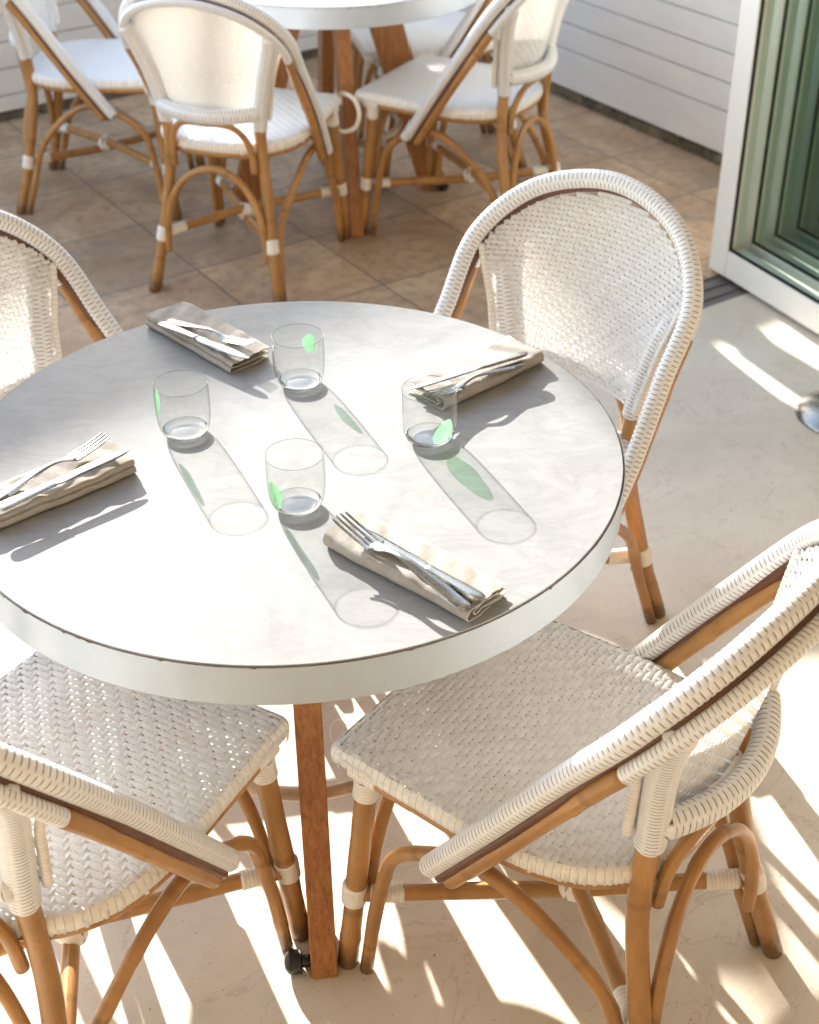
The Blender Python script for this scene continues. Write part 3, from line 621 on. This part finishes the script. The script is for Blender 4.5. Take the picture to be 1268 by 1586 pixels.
make_table(TX, TY, R(-84.4), 'round marble table in front, laid with four glasses, napkins and cutlery')
make_table(-.225, 4.573, R(-79), 'far round white table on the tiles with nothing on it, cut by the top edge')

# ------------------------------------------------------------------ tableware
ZT = .7503
def glass(x, y, ba, bz, bw, bh, label, twist=0.0):
    rt = empty('drinking_glass', (x, y, ZT)); 
    pr = [(.0, .0012), (.010, .0010), (.018, .0004), (.021, .0), (.026, .0008), (.0315, .0045), (.0358, .011), (.0388, .021), (.0402, .034), (.0408, .05), (.0407, .068), (.0402, .084), (.0401, .0855)]
    mb = MB(); lathe(mb, [(r, z) for r, z in catmull([(a, b, 0) for a, b in pr[4:]], 5)[:, :2]], 96); mb.build('bowl', 'drink_glass', rt)
    pb_ = [(0, .0003), (.018, .0003), (.021, .0001), (.026, .0009), (.0312, .0047), (.0336, .0078), (.0341, .0088), (.0334, .0089), (.030, .0070), (.024, .0058), (.015, .0053), (0, .0052)]
    mb = MB(); lathe(mb, pb_, 96); bo = mb.build('base', 'tumbler', rt, fix=True); bo.cycles.is_caustics_caster = True
    mb = MB(); a = np.linspace(0, 2*PI, 97); tube(mb, np.stack([.0398*np.cos(a), .0398*np.sin(a), 0*a+.0856], 1), .0007, 8, cap=False); mb.build('rim', 'rim_glass', rt)
    # fused green drop on the wall
    mb = MB(); n = 20; th_ = np.linspace(0, PI, n); ph = np.linspace(0, 2*PI, 2*n+1); TH, PH = np.meshgrid(th_, ph, indexing='ij')
    lx = np.sin(TH)*np.cos(PH)*bw*(1+.12*np.sin(3*PH+ba)); lz = np.sin(TH)*np.sin(PH)*bh*(1+.1*np.cos(2*PH+ba)); ln = np.cos(TH)*.0028
    lx, lz = lx*math.cos(twist)-lz*math.sin(twist), lx*math.sin(twist)+lz*math.cos(twist)
    z = np.maximum(bz+lz, .006); rr = np.interp(z, [b for a, b in pr[3:]], [a for a, b in pr[3:]])-.0034+ln*.65; aa = ba+lx/.040
    V = np.stack([rr*np.cos(aa), rr*np.sin(aa), z], -1); mb.grid(V); mb.build('green_drop', 'green', rt, fix=True)
    return tag(rt, label, 'glass', 'clear tumblers on the marble table')
thin_glass('rim_glass', (.80, .84, .83), (.35, .38, .38), .95)
glass(-.333, 1.813, R(180), .053, .013, .0195, 'clear tumbler nearest the left, thin green drop high on its left side', .1)
glass(-.170, 1.958, R(66), .054, .0115, .017, 'clear tumbler beside the back napkin, green drop on its far right wall')
glass(.030, 1.789, R(-52), .028, .021, .021, 'clear tumbler in front of the right napkin, large swirled green drop low on its right', .6)
glass(-.154, 1.617, R(-148), .033, .022, .0215, 'clear tumbler beside the front napkin, large green drop low on its left', -.5)

def napkin(c, ang, L, Wd, kind, seed, label):
    """folded linen: cross-section sheets swept along local x; fold edge at -y"""
    rt = empty('napkin', (*c, ZT), ang); r = np.random.default_rng(seed); mb = MB(); t = .0016
    nL = 60; xs = np.linspace(-L/2, L/2, nL)
    def U(y0, y1, zc, hh, ext=0.0):   # U fold: bottom sheet from y1 to y0, bend, top sheet back to y1
        P = [(y, zc-hh) for y in np.linspace(y1+ext, y0+hh, 9)]
        P += [(y0+hh-hh*math.sin(a), zc-hh*math.cos(a)) for a in np.linspace(.3, PI-.3, 7)]
        P += [(y, zc+hh) for y in np.linspace(y0+hh, y1, 12)]
        return P
    w2 = Wd/2
    if kind == 2: folds = [U(-w2, w2*.96, .0066, .0043), U(-w2+.004, w2, .0156, .0042, -.002)]
    elif kind == 1: folds = [U(-w2, w2*.97, .0108, .0092), U(-w2+.014, w2*.99, .0108, .0045, .001)]
    else: folds = [U(-w2, w2*.97, .0108, .0092), U(-w2+.014, w2*.9, .0108, .0044)]
    a1, a2, p1, p2, p3 = r.uniform(.0006, .0014), r.uniform(.0008, .0018), *r.uniform(0, 6, 3)
    topz = [.0]
    def warp(x, y, z):
        k = np.clip(z/.022, 0, 1.3); s = x/L
        z = z+k*(.0016*np.sin(s*9+p1+y*30)*np.cos(y*34+p2)+.0009*np.sin(s*23+p2+y*60)+.0007*np.sin(s*41+y*90+p3))
        y = y+.0010*np.sin(s*7+p3)+.0005*np.sin(s*19+p1)+.004*(s**2)*np.sign(y)*-.5
        return x, y, np.maximum(z, .0008)
    for fi, prof in enumerate(folds):
        P = np.array(prof); T = np.gradient(P, axis=0); T /= np.linalg.norm(T, axis=1)[:, None]; Nn = np.stack([-T[:, 1], T[:, 0]], 1)
        loop = np.vstack([P+Nn*t/2*1.0, (P-Nn*t/2)[::-1]]); m = len(loop)
        Y = np.repeat(loop[None, :, 0], nL, 0); Z_ = np.repeat(loop[None, :, 1], nL, 0); ln = arclen(np.column_stack([P, 0*P[:, 0]])); ln = np.concatenate([ln, ln[::-1]])
        ex = 1+.010*np.sin(loop[:, 0]*90+fi*2+p1)+.012*(loop[:, 1] > .014)*np.sin(fi+p2)
        Xs = xs[:, None]*ex[None]+.0; Xs = Xs+.0008*np.sin(Y*300+p3)*(np.abs(xs)[:, None] > L*.47)
        a, b, c_ = warp(Xs, Y, Z_); V = np.stack([a, b, c_], -1); V = np.concatenate([V, V[:, :1]], 1)
        UV = np.stack([a, np.repeat(ln[None], nL, 0)], -1); UV = np.concatenate([UV, UV[:, :1]], 1); mb.grid(V, UV)
        for e in (0, nL-1):   # end caps
            q = V[e, :-1]; h_ = m//2; S2 = np.stack([q[:h_], q[h_:][::-1]], 1); mb.grid(S2)
    o = mb.build('cloth', 'linen', rt, fix=True)
    tag(rt, label, 'napkin', 'folded linen napkins'); return rt
NAP = [((.003, 1.467), math.atan2(1.389-1.546, .0905+.086), .245, .078, 1, 5, 'folded beige linen napkin nearest us, under the fork and knife at the table front'),
       ((.110, 1.971), math.atan2(2.043-1.8995, .189-.031), .222, .082, 3, 9, 'folded beige linen napkin on the right of the table, behind a tumbler'),
       ((-.3325, 2.101), math.atan2(2.016-2.1865, -.252+.413), .232, .082, 2, 12, 'folded beige linen napkin at the back left edge of the table'),
       ((-.502, 1.656), math.atan2(.1345, .1605), .232, .078, 2, 21, 'folded beige linen napkin at the left edge, cut by the photo')]
for a in NAP: napkin(*a)

def strip_mesh(mb, xs, ws, zs_, y0=0., th=.0018, dome=.0):
    xs = np.array(xs); ws = np.array(ws); zs_ = np.array(zs_); ths = th if hasattr(th, '__len__') else np.full(len(xs), th)
    pr = np.array([(-1, -.3), (-.9, .35), (-.45, .5), (0, .5), (.45, .5), (.9, .35), (1, -.3), (.8, -.5), (0, -.5), (-.8, -.5)])
    V = np.array([[(x, y0+p*w, z+q*t_+dome*(p*p-.5)*w*(1 if w > .003 else 0)) for p, q in pr] for x, w, z, t_ in zip(xs, ws, zs_, ths)])
    V = np.concatenate([V, V[:, :1]], 1); mb.grid(V)
    for e in (0, -1): mb.add(V[e, :-1], [tuple(range(10))])
def fork(L=.200):
    mb = MB(); s = L/.2
    x = np.array([0, .002, .006, .014, .03, .05, .07, .09, .105, .118, .128, .136, .142])*s
    w = np.array([.003, .006, .0085, .0098, .0092, .0072, .0052, .0040, .0034, .0038, .0065, .0102, .0118])
    z = np.array([.000, .0, .0, .0002, .0012, .0035, .006, .0085, .0088, .0068, .0042, .0026, .0020])
    P = catmull(np.stack([x, w, z], 1), 4); strip_mesh(mb, P[:, 0], P[:, 1], P[:, 2], th=np.interp(P[:, 0], [0, .09*s, .142*s], [.0026, .0034, .0016]), dome=-.12)
    mb2 = [(-.0095), (-.0032), (.0032), (.0095)]
    for y in mb2:
        xt = np.linspace(.138, .198 if abs(y) < .005 else .1965, 12)*s; k = (xt/s-.138)/.06
        strip_mesh(mb, xt, np.interp(k, [0, .15, .9, 1], [.0030, .0021, .0014, .0006]), .0020+.0085*k**1.7, y0=y*(1-.06*k[0]), th=.0017)
    return mb
def knife(L=.215):
    mb = MB(); s = L/.215
    x = np.array([0, .002, .008, .02, .045, .07, .085, .09, .092])*s; w = np.array([.004, .0065, .0088, .0092, .0078, .0066, .0062, .0066, .0060]); z = np.array([.003]*9)
    strip_mesh(mb, x, w, z, th=[.003, .004, .0058, .0062, .0058, .0052, .005, .0056, .004])
    x = np.array([.091, .094, .10, .13, .16, .185, .20, .209, .2135, .215])*s; w0 = np.array([.0052, .006, .0078, .0088, .0094, .0092, .0078, .0052, .0026, .0008])
    strip_mesh(mb, x, w0, np.full(10, .003), th=[.0034, .003, .0022, .002, .0018, .0016, .0014, .0012, .001, .0008])
    return mb
fk = fork().build('fork', 'steel', auto=50, fix=True); kn = knife().build('knife', 'steel', auto=50, fix=True)
def cutlery(src, a, b, z0, z1, label, cat, roll=0, first=False):
    """handle end a=(x,y), tip b; heights of the two ends"""
    o = src if first else src.copy()
    if not first: COL.objects.link(o)
    d = Vector((b[0]-a[0], b[1]-a[1], z1-z0)); Lr = d.length; base = .199 if cat == 'fork' else .215
    ang = math.atan2(d.y, d.x); pit = -math.asin(d.z/Lr)
    o.location = (a[0], a[1], z0); o.rotation_mode = 'XYZ'; o.rotation_euler = (roll, pit, ang); k = Lr/base; o.scale = (k, k, k)
    tag(o, label, cat, 'forks' if cat == 'fork' else 'table knives'); return o
Zc = ZT+.0252
cutlery(fk, (.072, 1.361), (-.094, 1.534), Zc-.001, Zc+.006, 'steel fork on the front napkin, beside the knife, tines over its left end', 'fork', first=True)
cutlery(kn, (.089, 1.371), (-.069, 1.528), Zc, Zc-.001, 'steel knife on the front napkin, handle to the right', 'knife', .12, first=True)
cutlery(fk, (-.400, 2.138), (-.2485, 2.030), Zc-.003, Zc, 'steel fork on the back left napkin, tines to the right', 'fork')
cutlery(kn, (-.411, 2.118), (-.252, 1.990), Zc-.001, Zc+.001, 'steel knife on the back left napkin, pointing down right', 'knife')
cutlery(kn, (.188, 1.998), (-.002, 1.882), Zc+.002, Zc+.003, 'steel knife on the right napkin, blade behind the tumbler', 'knife', .2)
cutlery(fk, (.181, 1.980), (.028, 1.862), Zc-.002, Zc-.0, 'steel fork on the right napkin, half hidden by the knife and seen through the tumbler', 'fork')
cutlery(kn, (-.556, 1.575), (-.400, 1.719), Zc, Zc+.003, 'steel knife on the left napkin at the photo edge', 'knife')
cutlery(fk, (-.571, 1.600), (-.434, 1.747), Zc-.002, Zc+.004, 'steel fork on the left napkin at the photo edge', 'fork')
